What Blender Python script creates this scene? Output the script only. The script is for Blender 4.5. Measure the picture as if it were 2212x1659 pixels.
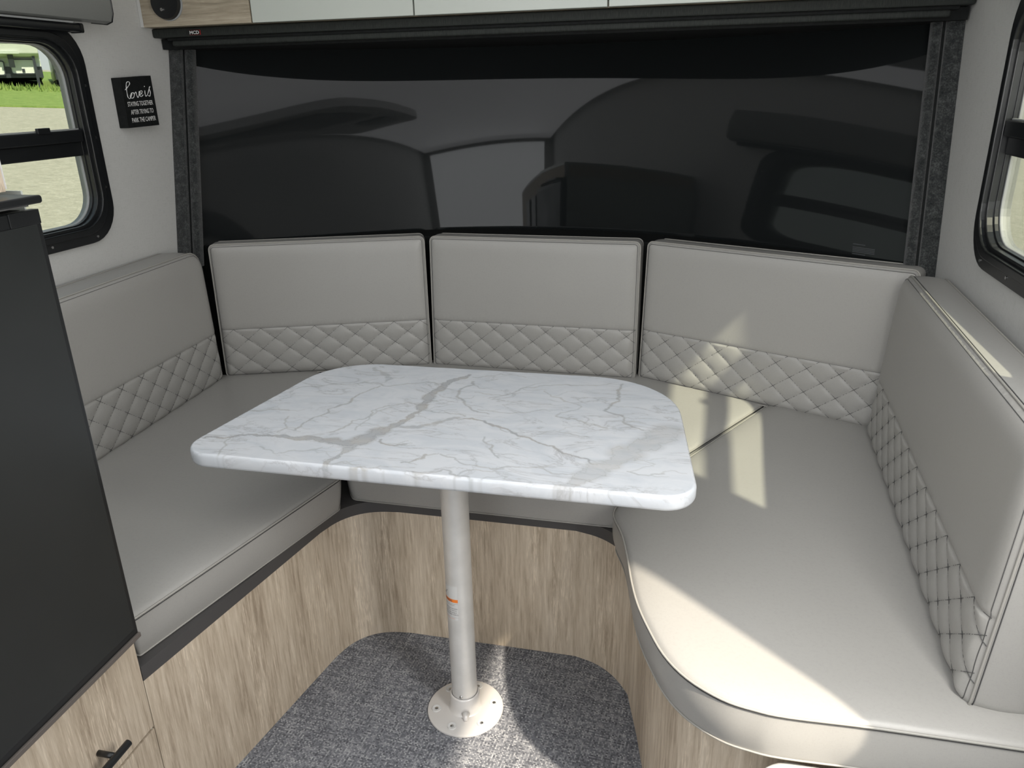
import bpy, bmesh, math, random
import numpy as np
from mathutils import Matrix, Vector
from mathutils.geometry import delaunay_2d_cdt
random.seed(4); rng = np.random.default_rng(7)
SC = bpy.context.scene; COL = SC.collection
for o in list(bpy.data.objects): bpy.data.objects.remove(o)

# ------------------------------------------------------------------ camera
R = np.array([[0.97106288, 0.06701016, -0.22923028], [0.2379644, -0.35284507, 0.90491618], [-0.0202442, -0.93327916, -0.35858078]])
cam_d = bpy.data.cameras.new('camera'); cam = bpy.data.objects.new('camera', cam_d); COL.objects.link(cam)
m = Matrix.Identity(4)
for i in range(3):
    m[i][0] = R[i, 0]; m[i][1] = -R[i, 1]; m[i][2] = -R[i, 2]
m[2][3] = 1.372
cam.matrix_world = m
cam_d.sensor_fit = 'HORIZONTAL'; cam_d.sensor_width = 36; cam_d.lens = 1665 / 2212 * 36
cam_d.clip_start = .02; cam_d.clip_end = 400
SC.camera = cam

# ------------------------------------------------------------------ world, sun, exposure
W = bpy.data.worlds.new('hazy_sky'); SC.world = W; W.use_nodes = True
nt = W.node_tree; bg = nt.nodes['Background']
tc = nt.nodes.new('ShaderNodeTexCoord'); sx = nt.nodes.new('ShaderNodeSeparateXYZ'); cr = nt.nodes.new('ShaderNodeValToRGB')
nt.links.new(tc.outputs['Generated'], sx.inputs[0]); nt.links.new(sx.outputs['Z'], cr.inputs[0]); nt.links.new(cr.outputs[0], bg.inputs[0])
cr.color_ramp.elements[0].color = (.86, .92, 1, 1); cr.color_ramp.elements[1].color = (.55, .72, 1, 1)
bg.inputs[1].default_value = 1.5
sun_d = bpy.data.lights.new('sun', 'SUN'); sun = bpy.data.objects.new('sun', sun_d); COL.objects.link(sun)
sun_d.energy = 11.5; sun_d.angle = math.radians(1.3); sun_d.color = (1, .93, .80)
sun.rotation_euler = Vector((-.68, .60, -1)).to_track_quat('-Z', 'Y').to_euler()
sun.location = (4, -3, 6)
def area(name, loc, tgt, sx_, sy_, power, col=(1, 1, 1)):
    d = bpy.data.lights.new(name, 'AREA'); o = bpy.data.objects.new(name, d); COL.objects.link(o)
    d.shape = 'RECTANGLE'; d.size = sx_; d.size_y = sy_; d.energy = power; d.color = col
    o.location = loc; o.rotation_euler = (Vector(tgt) - Vector(loc)).to_track_quat('-Z', 'Y').to_euler(); return o
area('ceiling_fill', (-.52, -.55, 1.95), (-.52, -.54, 0), 2.1, 3.9, 33, (.97, .98, 1))  # added fill light below the ceiling, no fixture there
area('rear_fill', (-.5, -2.5, 1.2), (-.5, 0, 1.1), 1.9, 1.4, 20, (.95, .98, 1))  # added fill light in front of the windowless back wall
area('door_fill', (.56, .60, 1.2), (-.75, 1.30, .35), .26, .80, 14, (1, .98, .94))  # unseen area light added inside the door pane to boost its daylight
vs = SC.view_settings; vs.view_transform = 'Standard'; vs.look = 'None'; vs.gamma = 1; vs.exposure = .22; vs.use_curve_mapping = False

# ------------------------------------------------------------------ materials
class NT:
    def __init__(s, name):
        s.m = bpy.data.materials.new(name); s.m.use_nodes = True; s.t = s.m.node_tree
        s.b = s.t.nodes['Principled BSDF']; s.out = s.t.nodes['Material Output']; s._c = None
    def n(s, typ, ins=None, **kw):
        nd = s.t.nodes.new('ShaderNode' + typ)
        for k, v in kw.items(): setattr(nd, k, v)
        for k, v in (ins or {}).items(): s.set(nd, k, v)
        return nd
    def set(s, nd, k, v):
        if isinstance(v, bpy.types.NodeSocket): s.t.links.new(v, nd.inputs[k])
        elif isinstance(v, bpy.types.Node): s.t.links.new(v.outputs[0], nd.inputs[k])
        else: nd.inputs[k].default_value = v
    def obj(s, scale=(1, 1, 1), rot=(0, 0, 0)):
        if s._c is None: s._c = s.n('TexCoord')
        return s.n('Mapping', {'Vector': s._c.outputs['Object'], 'Scale': scale, 'Rotation': rot})
    def noise(s, vec, scale, detail=4, rough=.5, dist=0):
        return s.n('TexNoise', {'Vector': vec, 'Scale': scale, 'Detail': detail, 'Roughness': rough, 'Distortion': dist}).outputs[0]
    def ramp(s, fac, stops, interp='LINEAR'):
        r = s.n('ValToRGB', {'Fac': fac}); e = r.color_ramp; e.interpolation = interp
        while len(e.elements) < len(stops): e.elements.new(.5)
        for el, (p, c) in zip(e.elements, stops):
            el.position = p; el.color = (c, c, c, 1) if not hasattr(c, '__len__') else (*c, 1)
        return r.outputs[0]
    def math(s, op, a, b=0., c=0.):
        x = s.n('Math', operation=op); s.set(x, 0, a); s.set(x, 1, b); s.set(x, 2, c); return x.outputs[0]
    def mix(s, fac, a, b, blend='MIX'):
        x = s.n('Mix', data_type='RGBA', blend_type=blend); s.set(x, 0, fac)
        for i, v in ((6, a), (7, b)):
            if isinstance(v, tuple): v = (*v, 1)
            s.set(x, i, v)
        return x.outputs[2]
    def bump(s, h, strength=.3, dist=.001):
        b = s.n('Bump', {'Height': h, 'Strength': strength, 'Distance': dist}); s.set(s.b, 'Normal', b)
    def P(s, col=None, rough=.5, metal=0, spec=.5, **kw):
        if col is not None: s.set(s.b, 'Base Color', (*col, 1) if isinstance(col, tuple) else col)
        s.set(s.b, 'Roughness', rough); s.set(s.b, 'Metallic', metal); s.set(s.b, 'Specular IOR Level', spec)
        for k, v in kw.items(): s.set(s.b, k, v)
        return s.m

def vinyl(name, c, rough=.38):
    k = NT(name); o = k.obj()
    big = k.noise(o, 6, 3); fine = k.noise(k.obj((900, 900, 160)), 1, 2); fine2 = k.noise(k.obj((160, 160, 900)), 1, 2)
    col = k.mix(k.math('MULTIPLY', big, .35), c, tuple(x * .86 for x in c))
    w = k.math('ADD', fine, fine2)
    col = k.mix(.03, col, k.ramp(w, [(.7, .0), (1.3, 1.)]), 'OVERLAY')
    wrinkle = k.noise(k.obj((3, 9, 3)), 1.6, 2)
    h = k.math('ADD', k.math('MULTIPLY', w, .10), k.math('MULTIPLY', wrinkle, .8))
    k.bump(h, .2, .0014)
    return k.P(col, rough, spec=.45)
M_VIN = vinyl('grey_vinyl', (.345, .338, .322))
M_VAL = vinyl('valance_vinyl', (.20, .205, .195), .45)
M_QUILT = vinyl('grey_vinyl_quilted', (.35, .343, .327))
M_PIPE = NT('piping_vinyl').P((.345, .335, .31), .4)
M_THREAD = NT('dark_thread').P((.085, .085, .085), .8)

def wood(name, dark, mid, light, axis='z', rough=.5):
    k = NT(name)
    sc = {'z': (1, 1, .07), 'y': (1, .07, 1), 'x': (.07, 1, 1)}[axis]
    def mp(f): return k.obj(tuple(a * f for a in sc))
    warp = k.noise(mp(5.5), 1, 3, .5, .6)
    rings = k.math('SINE', k.math('MULTIPLY', warp, 95))
    grain = k.noise(mp(150), 1, 4, .65)
    grain2 = k.noise(mp(420), 1, 2, .6)
    big = k.noise(mp(13), 1, 4, .6)
    f = k.math('ADD', k.math('MULTIPLY', grain, .75), k.math('MULTIPLY', big, .6))
    f = k.math('ADD', f, k.math('MULTIPLY', rings, .035))
    col = k.ramp(f, [(.45, dark), (.66, mid), (.90, light)])
    flecks = k.ramp(k.math('MULTIPLY', grain2, k.ramp(k.noise(mp(30), 1, 2), [(.35, .6), (.7, 1.)])), [(.47, 0.), (.58, 1.)])
    col = k.mix(k.math('MULTIPLY', flecks, .33), col, tuple(min(1, x * 1.45) for x in light))
    k.bump(grain, .25, .0006)
    return k.P(col, rough, spec=.35)
M_WOOD = wood('limed_oak', (.33, .262, .192), (.52, .435, .335), (.69, .60, .485))
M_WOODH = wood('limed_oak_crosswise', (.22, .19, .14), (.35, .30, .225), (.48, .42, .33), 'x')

k = NT('wallboard'); o = k.obj()
f = k.noise(k.obj((40, 40, 900)), 1, 2); g = k.noise(k.obj((500, 500, 60)), 1, 2)
fg = k.math('ADD', f, g)
k.bump(fg, .2, .0006)
M_WALL = k.P(k.mix(.2, k.ramp(fg, [(.7, (.50, .50, .485)), (1.3, (.57, .57, .555))]), k.ramp(k.noise(o, 3, 2), [(.3, (.50, .50, .485)), (.7, (.56, .56, .545))])), .7, spec=.25)
k = NT('ceiling_panel'); M_CEIL = k.P(k.ramp(k.noise(k.obj(), 8, 2), [(.3, .62), (.7, .68)]), .65)

k = NT('woven_floor')
sp = k.n('SeparateXYZ', {0: k.obj((1, 1, 1), (0, 0, math.radians(4))).outputs[0]})
CW = .0038
cx_, cy_ = (k.math('MULTIPLY', sp.outputs[i], 1 / CW) for i in (0, 1))
fx, fy = k.math('FLOOR', cx_), k.math('FLOOR', cy_); rx, ry = k.math('FRACT', cx_), k.math('FRACT', cy_)
def cell(a, b): return k.n('TexWhiteNoise', {'Vector': k.n('CombineXYZ', {0: a, 1: b})}, noise_dimensions='2D').outputs[0]
over = k.math('FLOORED_MODULO', k.math('ADD', fx, fy), 2.)
weft = k.noise(k.n('CombineXYZ', {0: k.math('MULTIPLY', fx, .05), 1: k.math('MULTIPLY', fy, 1.7)}), 1, 2, .6)
warp = k.noise(k.n('CombineXYZ', {0: k.math('MULTIPLY', fx, 1.7), 1: k.math('MULTIPLY', fy, .05)}), 1, 2, .6)
wn = cell(fx, fy)
va = k.math('ADD', k.math('MULTIPLY', k.mix(over, k.n('CombineXYZ', {0: weft, 1: weft, 2: weft}).outputs[0], k.n('CombineXYZ', {0: warp, 1: warp, 2: warp}).outputs[0]), .75), k.math('MULTIPLY', wn, .22))
colr = k.ramp(va, [(.32, (.095, .10, .118)), (.48, (.215, .225, .252)), (.66, (.47, .478, .50))])
gx_ = k.math('ABSOLUTE', k.math('SUBTRACT', rx, .5)); gy_ = k.math('ABSOLUTE', k.math('SUBTRACT', ry, .5))
gap = k.ramp(k.math('MAXIMUM', gx_, gy_), [(.34, 1.), (.48, .25)])
k.bump(gap, .5, .0010)
M_FLOOR = k.P(k.mix(.6, colr, gap, 'MULTIPLY'), .6, spec=.35)

M_BLACK = NT('black_plastic'); M_BLACK.bump(M_BLACK.noise(M_BLACK.obj(), 700, 2), .1, .0003); M_BLACK = M_BLACK.P((.010, .011, .012), .32, spec=.5)
M_BLACKM = NT('black_matt'); M_BLACKM = M_BLACKM.P(M_BLACKM.ramp(M_BLACKM.noise(M_BLACKM.obj(), 90, 3), [(.3, (.006, .007, .007)), (.7, (.012, .013, .013))]), .75, spec=.2)
k = NT('black_shade_cloth'); w_ = k.noise(k.obj((900, 60, 60)), 1, 2); k.bump(w_, .4, .0006)
M_CLOTH = k.P(k.ramp(w_, [(.35, (.012, .014, .013)), (.65, (.03, .034, .031))]), .7, spec=.3)
k = NT('charcoal_felt'); n1 = k.noise(k.obj(), 260, 5, .75); n2 = k.noise(k.obj(), 60, 3, .6); k.bump(n1, .9, .002)
M_FELT = k.P(k.ramp(k.math('ADD', k.math('MULTIPLY', n1, .7), k.math('MULTIPLY', n2, .4)), [(.40, (.012, .014, .015)), (.55, (.035, .038, .038)), (.70, (.095, .10, .098))]), .95, spec=.1, **{'Sheen Weight': .3})
k = NT('fridge_door'); nn = k.noise(k.obj(), 5, 3); k.bump(k.noise(k.obj(), 900, 2), .12, .0003)
M_FRIDGE = k.P(k.ramp(nn, [(.3, (.012, .014, .014)), (.7, (.016, .018, .018))]), k.ramp(k.noise(k.obj(), 4, 3), [(.3, .34), (.7, .46)]), spec=.6)
M_STRIP = NT('dark_band').P((.065, .062, .062), .45)
M_TRIMB = NT('bronze_trim').P((.12, .105, .095), .4)
M_METAL = NT('satin_aluminium'); M_METAL.bump(M_METAL.noise(M_METAL.obj((8, 8, 300)), 1, 2), .05, .0004)
M_METAL = M_METAL.P(M_METAL.ramp(M_METAL.noise(M_METAL.obj(), 22, 3), [(.3, (.68, .67, .65)), (.7, (.76, .75, .73))]), .38, .35)
M_BASEP = NT('cast_base').P((.70, .68, .66), .35, .2)
M_STEEL = NT('screw_steel').P((.55, .55, .55), .3, 1)
M_WHITEG = NT('gloss_white'); M_WHITEG = M_WHITEG.P(M_WHITEG.ramp(M_WHITEG.noise(M_WHITEG.obj(), 2, 2), [(.3, (.50, .53, .49)), (.7, (.53, .56, .52))]), .2)
M_WHITE = NT('white_plastic').P((.62, .62, .61), .35)
M_SEAL = NT('pale_seal').P((.30, .31, .31), .5)
M_TEXT = NT('white_print').P((.80, .80, .79), .6)
M_INK = NT('dark_print').P((.05, .05, .06), .6)
M_REDX = None; M_INKL = NT('grey_print').P((.22, .22, .24), .6)
M_ORANGE = NT('orange_print').P((.85, .22, .03), .5)
M_RED = NT('red_print').P((.45, .03, .03), .5)
M_LABEL = NT('label_film').P((.62, .62, .61), .35)

def glassmat(name, tint, rough=0.0):
    k = NT(name); t = k.n('BsdfTransparent', {'Color': (*tint, 1)}); g = k.n('BsdfGlossy', {'Roughness': rough, 'Color': (1, 1, 1, 1)})
    lw = k.n('LayerWeight', {'Blend': .5}); fr = k.math('ADD', k.math('MULTIPLY', k.math('POWER', lw.outputs['Facing'], 5.), .9), .04); mx = k.n('MixShader', {0: fr, 1: t.outputs[0], 2: g.outputs[0]})
    k.t.links.new(mx.outputs[0], k.out.inputs[0]); return k.m
M_GLASS = glassmat('tinted_pane', (.64, .65, .60)); M_GLASSD = glassmat('door_pane', (.80, .78, .76))
M_WIND = NT('dark_tinted_glass').P((.010, .0115, .012), .025, spec=.27)

# marble: veins come from a colour attribute laid on the slab, clouding from noise
k = NT('marble'); at = k.n('Attribute', attribute_name='vein')
cl = k.noise(k.obj((3, 6, 3), (0, 0, .5)), 3, 5, .6, 1.2); base = k.ramp(cl, [(.35, (.55, .58, .62)), (.6, (.62, .64, .67))])
thin = k.ramp(k.math('ABSOLUTE', k.math('SUBTRACT', k.noise(k.obj((2.2, 5.5, 3), (0, 0, .45)), 2.2, 7, .62, .9), .5)), [(.0, .0), (.016, .8), (.04, 1.)])
gate = k.ramp(k.noise(k.obj(), 7, 2), [(.40, 1.), (.54, .0)])
thinf = k.math('MULTIPLY', k.math('SUBTRACT', 1., thin), k.math('SUBTRACT', 1., gate))
col = k.mix(k.math('MULTIPLY', thinf, .55), base, (.36, .36, .37))
vcol = k.ramp(k.noise(k.obj(), 24, 3), [(.4, (.30, .31, .315)), (.65, (.37, .345, .31))])
col = k.mix(at.outputs['Fac'], col, vcol)
M_MARBLE = k.P(col, .22, spec=.5)

# ------------------------------------------------------------------ object helpers
def link(name, me, mat, parent=None):
    o = bpy.data.objects.new(name, me); COL.objects.link(o)
    if mat is not None and not me.materials: me.materials.append(mat)
    if parent is not None: o.parent = parent
    return o
def mesh(name, v, f, mat, parent=None, smooth=False):
    me = bpy.data.meshes.new(name); me.from_pydata([tuple(map(float, p)) for p in v], [], [tuple(int(i) for i in q) for q in f]); me.update()
    if smooth: me.shade_smooth()
    return link(name, me, mat, parent)
def bmo(name, bm, mat, parent=None, smooth=False):
    me = bpy.data.meshes.new(name); bm.to_mesh(me); bm.free()
    if smooth: me.shade_smooth()
    return link(name, me, mat, parent)
def thing(name, label, cat, loc=(0, 0, 0), group=None):
    o = bpy.data.objects.new(name, None); COL.objects.link(o); o.location = loc; o.empty_display_size = .05
    tag(o, label, cat, group); return o
def tag(o, label, cat, group=None):
    o['label'] = label; o['category'] = cat
    if group: o['group'] = group
    return o
def struct(o): o['kind'] = 'structure'; return o
def adopt(root, *parts):     # parent parts built in world space under a thing standing at its own location
    for p in parts:
        p.parent = root; p.matrix_parent_inverse = Matrix.Translation(root.location).inverted()
    return parts[0]
def bev(bm, w, seg=2):
    bmesh.ops.bevel(bm, geom=bm.edges[:] , offset=w, segments=seg, affect='EDGES', clamp_overlap=True, profile=.5)
def box(name, lo, hi, mat, parent=None, bevel=0, seg=2):
    bm = bmesh.new(); bmesh.ops.create_cube(bm, size=1)
    for v in bm.verts:
        v.co = Vector([lo[i] + (v.co[i] + .5) * (hi[i] - lo[i]) for i in range(3)])
    if bevel: bev(bm, bevel, seg)
    return bmo(name, bm, mat, parent, False)
def round_poly(pts, rad, n=6):
    pts = [np.array(p, float) for p in pts]; N = len(pts); out = []
    rad = rad if hasattr(rad, '__len__') else [rad] * N
    for i in range(N):
        p, a, b = pts[i], pts[i - 1], pts[(i + 1) % N]; r = rad[i]
        if r <= 0: out.append(tuple(p)); continue
        da = a - p; db = b - p; la, lb = np.linalg.norm(da), np.linalg.norm(db); da /= la; db /= lb
        ang = math.acos(max(-1, min(1, float(da @ db)))); t = min(r / math.tan(ang / 2), la * .49, lb * .49)
        A = p + da * t; B = p + db * t
        rr = t * math.tan(ang / 2); c = p + (da + db) / np.linalg.norm(da + db) * (rr / math.sin(ang / 2))
        va, vb = A - c, B - c; w = math.acos(max(-1, min(1, float(va @ vb) / (rr * rr))))
        for q in range(n + 1):
            s = q / n; out.append(tuple(c + (math.sin((1 - s) * w) * va + math.sin(s * w) * vb) / math.sin(w)))
    return out
def resample(poly, step, closed=True):
    out = []; N = len(poly)
    for i in range(N if closed else N - 1):
        a = np.array(poly[i]); b = np.array(poly[(i + 1) % N]); n = max(1, int(round(np.linalg.norm(b - a) / step)))
        for q in range(n): out.append(tuple(a + (b - a) * q / n))
    if not closed: out.append(tuple(poly[-1]))
    return out
def prism(name, poly, z0, z1, mat, parent=None, M=None, bevel=0, smooth=False, holes=()):
    """extrude a 2D outline (with holes) between n=z0 and n=z1; M maps (u,v,n) to world"""
    M = M or (lambda u, v, n: (u, v, n))
    loops = [list(poly)] + [list(h) for h in holes]; vs_, fc = [], []
    if not holes:
        n = len(poly)
        vs_ = [M(x, y, z0) for x, y in poly] + [M(x, y, z1) for x, y in poly]
        fc = [tuple(range(n))[::-1], tuple(range(n, 2 * n))] + [(i, (i + 1) % n, n + (i + 1) % n, n + i) for i in range(n)]
    else:
        allp = [Vector(p) for l in loops for p in l]; ed = []; k0 = 0
        for l in loops:
            n = len(l); ed += [(k0 + i, k0 + (i + 1) % n) for i in range(n)]; k0 += n
        V2, _, F2, _, _, _ = delaunay_2d_cdt(allp, ed, [], 0, 1e-6)
        def inside(p, l):
            c = False; n = len(l)
            for i in range(n):
                x1, y1 = l[i]; x2, y2 = l[(i + 1) % n]
                if (y1 > p[1]) != (y2 > p[1]) and p[0] < (x2 - x1) * (p[1] - y1) / (y2 - y1) + x1: c = not c
            return c
        F2 = [f for f in F2 if (lambda c: inside(c, loops[0]) and not any(inside(c, h) for h in loops[1:]))(sum((V2[i] for i in f), Vector((0, 0))) / len(f))]
        nn = len(V2); vs_ = [M(p.x, p.y, z0) for p in V2] + [M(p.x, p.y, z1) for p in V2]
        fc = [tuple(f)[::-1] for f in F2] + [tuple(i + nn for i in f) for f in F2]
        k0 = 0
        for l in loops:
            n = len(l); fc += [(k0 + i, k0 + (i + 1) % n, nn + k0 + (i + 1) % n, nn + k0 + i) for i in range(n)]; k0 += n
    bm = bmesh.new(); bv = [bm.verts.new(p) for p in vs_]
    for f in fc:
        try: bm.faces.new([bv[i] for i in f])
        except ValueError: pass
    bmesh.ops.recalc_face_normals(bm, faces=bm.faces)
    if bevel:
        ee = [e for e in bm.edges if len(e.link_faces) == 2 and e.calc_face_angle(0) > .9]
        bmesh.ops.bevel(bm, geom=ee, offset=bevel, segments=3, affect='EDGES', clamp_overlap=True, profile=.5)
    me = bpy.data.meshes.new(name); bm.to_mesh(me); bm.free()
    if smooth:
        me.shade_smooth(); me.set_sharp_from_angle(angle=.7)
    return link(name, me, mat, parent)
def tube(name, pts, r, mat, parent=None, closed=False, seg=8, smooth=True, data=None):
    P = [Vector(p) for p in pts]; N = len(P); v, f = data if data is not None else ([], []); base = len(v)
    up = None
    for i in range(N):
        t = (P[(i + 1) % N] - P[i - 1]) if closed else (P[min(i + 1, N - 1)] - P[max(i - 1, 0)])
        t.normalize()
        if up is None: up = t.orthogonal().normalized()
        up = (up - t * up.dot(t))
        if up.length < 1e-6: up = t.orthogonal()
        up.normalize(); s = t.cross(up)
        rr = r[i] if hasattr(r, '__len__') else r
        for q in range(seg):
            a = 2 * math.pi * q / seg; v.append(tuple(P[i] + (up * math.cos(a) + s * math.sin(a)) * rr))
    for i in range(N if closed else N - 1):
        j = (i + 1) % N
        for q in range(seg):
            q2 = (q + 1) % seg; f.append((base + i * seg + q, base + i * seg + q2, base + j * seg + q2, base + j * seg + q))
    if not closed:
        f.append(tuple(base + q for q in range(seg))[::-1]); f.append(tuple(base + (N - 1) * seg + q for q in range(seg)))
    if data is None: return mesh(name, v, f, mat, parent, smooth)
def lathe(name, prof, c, mat, parent=None, n=48, smooth=True):
    v, f = [], []
    for r, z in prof:
        for q in range(n):
            a = 2 * math.pi * q / n; v.append((c[0] + r * math.cos(a), c[1] + r * math.sin(a), c[2] + z))
    for i in range(len(prof) - 1):
        for q in range(n):
            q2 = (q + 1) % n; f.append((i * n + q, i * n + q2, (i + 1) * n + q2, (i + 1) * n + q))
    if prof[0][0] > 1e-5: f.append(tuple(range(n))[::-1])
    if prof[-1][0] > 1e-5: f.append(tuple((len(prof) - 1) * n + q for q in range(n)))
    o = mesh(name, v, f, mat, parent, smooth)
    if smooth: o.data.set_sharp_from_angle(angle=.8)
    return o
def text_tris(s, size, bold=0.0):
    c = bpy.data.curves.new('t', 'FONT'); c.body = s; c.size = size; c.offset = bold; c.resolution_u = 3
    o = bpy.data.objects.new('t', c); COL.objects.link(o)
    dg = bpy.context.evaluated_depsgraph_get(); dg.update(); me = o.evaluated_get(dg).to_mesh()
    v = [tuple(p.co) for p in me.vertices]; f = [tuple(p.vertices) for p in me.polygons]
    o.evaluated_get(dg).to_mesh_clear(); bpy.data.objects.remove(o); bpy.data.curves.remove(c)
    return v, f
def lettering(name, s, width, height, M, mat, parent=None, bold=0.0, xoff=0, spread=None):
    v, f = text_tris(s, 1, bold); a = np.array(v); lo, hi = a.min(0), a.max(0)
    sx_ = width / (hi[0] - lo[0]); sy_ = height / (hi[1] - lo[1])
    return mesh(name, [M((p[0] - lo[0]) * sx_ + xoff, (p[1] - lo[1]) * sy_, 0) for p in a], f, mat, parent)

# ------------------------------------------------------------------ room shell
XL, XR, YB, ZC = -1.62, .573, -2.6, 1.97
WIN = round_poly([(1.11, 1.0), (1.865, 1.0), (1.865, 1.55), (1.11, 1.55)], .10, 8)
DOORW = round_poly([(.12, .80), (.745, .80), (.745, 1.62), (.12, 1.62)], .09, 8)
def mx_left(u, v, n): return (XL - n, u, v)
def mx_right(u, v, n): return (XR + n, u, v)
def inset(poly, d):
    c = np.mean(poly, 0); w = np.ptp(np.array(poly), 0); s = (w - 2 * d) / w
    return [tuple(c + (np.array(p) - c) * s) for p in poly]
HOLE = inset(WIN, .03)
wl = struct(prism('wall_left', [(YB, -.02), (2.9, -.02), (2.9, 2.0), (YB, 2.0)], 0, .045, M_WALL, M=mx_left, holes=[HOLE]))
wr = struct(prism('wall_right', [(YB, -.02), (2.9, -.02), (2.9, 2.0), (YB, 2.0)], 0, .045, M_WALL, M=mx_right, holes=[HOLE, inset(DOORW, .02)]))
struct(box('wall_back', (XL, YB - .05, 0), (XR, YB, 2.0), M_WALL))
struct(box('wall_front', (XL, 2.86, -.02), (XR, 2.9, 2.0), M_BLACKM))
struct(box('floor', (XL, YB, -.03), (XR, 2.86, 0), M_FLOOR))
struct(box('ceiling', (XL, YB, ZC), (XR, 2.86, ZC + .04), M_CEIL))
struct(box('trim_2', (XR - .004, 1.497, .95), (XR + .001, 1.503, 1.0), M_SEAL))

def side_window(name, M, sgn):
    root = bpy.data.objects.new(name, None); COL.objects.link(root); root['kind'] = 'structure'
    root.location = M(1.49, 1.27, 0)
    ps = []
    ps.append(prism('flange', WIN, -.010, .0, M_BLACK, M=M, holes=[inset(WIN, .034)], bevel=.003))
    ps.append(prism('frame_ring', inset(WIN, .024), -.016, .0, M_BLACK, M=M, holes=[inset(WIN, .042)], bevel=.003))
    ps.append(prism('frame_ring', inset(WIN, .034), -.006, .030, M_BLACK, M=M, holes=[inset(WIN, .050)], bevel=.002))
    ps.append(prism('outer_reveal', inset(WIN, .046), .018, .038, M_SEAL, M=M, holes=[inset(WIN, .054)], bevel=.002))
    ps.append(prism('sash_channel', inset(WIN, .045), .008, .016, M_BLACK, M=M, holes=[inset(WIN, .053)], bevel=.001))
    ps.append(prism('rail', [(1.165, 1.262), (1.81, 1.262), (1.81, 1.292), (1.165, 1.292)], -.004, .018, M_BLACK, M=M, bevel=.003))
    ps.append(prism('rail', [(1.165, 1.226), (1.81, 1.226), (1.81, 1.262), (1.165, 1.262)], .006, .022, M_BLACK, M=M, bevel=.003))
    ps.append(prism('latch', [(1.66, 1.288), (1.70, 1.288), (1.70, 1.302), (1.66, 1.302)], -.009, .0, M_BLACK, M=M, bevel=.002))
    ps.append(prism('sash_edge', [(1.165, 1.2925), (1.81, 1.2925), (1.81, 1.2955), (1.165, 1.2955)], .006, .012, M_SEAL, M=M))
    ps.append(prism('pane', [p for p in inset(WIN, .052)], .024, .027, M_GLASS, M=M))
    for (u, v) in ((1.846, 1.14), (1.846, 1.27), (1.846, 1.40), (1.78, 1.016), (1.62, 1.016), (1.44, 1.016), (1.129, 1.14), (1.129, 1.40)):
        ps.append(prism('screw', [(u + .0035 * math.cos(t * math.pi / 4), v + .0035 * math.sin(t * math.pi / 4)) for t in range(8)], -.012, -.009, M_STEEL, M=M))
    adopt(root, *ps); return root
side_window('window_1', mx_left, 1); side_window('window_2', mx_right, -1)
# entry door beside the camera: its glazed opening throws the warm patch of sun on the bench
dr = bpy.data.objects.new('door_1', None); COL.objects.link(dr); dr['kind'] = 'structure'; dr.location = (XR, .43, 0)
adopt(dr, prism('door_frame', round_poly([(.04, .12), (.82, .12), (.82, 1.85), (.04, 1.85)], .06), -.012, 0, M_BLACK, M=mx_right, holes=[round_poly([(.07, .15), (.79, .15), (.79, 1.82), (.07, 1.82)], .05)]),
      prism('window_frame', DOORW, -.012, .06, M_BLACK, M=mx_right, holes=[inset(DOORW, .03)]), prism('pane', inset(DOORW, .028), .03, .034, M_GLASSD, M=mx_right))

# ------------------------------------------------------------------ outside
def gz(x, y): return -.62 - .0765 * (x + .5)
k = NT('gravel'); g1 = k.noise(k.obj(), 5, 8, .75); g2 = k.noise(k.obj(), 22, 4, .7)
gf = k.math('ADD', k.math('MULTIPLY', g1, .5), k.math('MULTIPLY', g2, .5)); k.bump(g2, .6, .02)
M_GRAVEL = k.P(k.ramp(gf, [(.36, (.27, .262, .215)), (.5, (.35, .342, .285)), (.64, (.45, .44, .375))]), .95, spec=.1)
k = NT('lawn'); M_GRASS = k.P(k.ramp(k.noise(k.obj((1, 1, 1)), 4, 6, .8), [(.35, (.12, .20, .05)), (.55, (.20, .28, .08)), (.7, (.32, .34, .14))]), .9, spec=.1)
def ground(name, pts, lift, mat):
    o = mesh(name, [(x, y, gz(x, y) + lift) for x, y in pts] + [(x, y, gz(x, y) + lift - .3) for x, y in pts],
             [tuple(range(len(pts)))] + [(i, (i + 1) % len(pts), len(pts) + (i + 1) % len(pts), len(pts) + i)[::-1] for i in range(len(pts))], mat)
    return struct(o)
ground('ground_gravel', [(-60, -30), (40, -30), (40, 60), (-60, 60)], 0, M_GRAVEL)
dirv = np.array([-.697, .717]); nrm = np.array([.717, .697])
def far(s, t): p = dirv * s + nrm * t; return (float(p[0]), float(p[1]))
gr = ground('ground_grass', [far(32.5, -30), far(32.5, 30), far(75, 30), far(75, -30)], .05, M_GRASS)
# tufts of grass along the trailers
tv, tf = [], []
for i in range(900):
    s = rng.uniform(42.5, 46); t = rng.uniform(-7, 5); x, y = far(s, t); z = gz(x, y) + .04; h = rng.uniform(.08, .34); a = rng.uniform(0, 6.28); w = .05
    b = len(tv); tv += [(x - w * math.cos(a), y - w * math.sin(a), z), (x + w * math.cos(a), y + w * math.sin(a), z), (x + rng.uniform(-.1, .1), y + rng.uniform(-.1, .1), z + h)]; tf.append((b, b + 1, b + 2))
tg = mesh('long_grass', tv, tf, M_GRASS); tg['kind'] = 'stuff'; tag(tg, 'uncut green grass growing under the parked caravans outside', 'grass')
M_RVW = NT('rv_white').P((.66, .69, .66), .35); M_RVG = NT('rv_grey').P((.20, .21, .22), .4); M_RVD = NT('rv_dark').P((.035, .04, .05), .3); M_RVP = NT('rv_pale').P((.46, .52, .46), .4)
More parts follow.
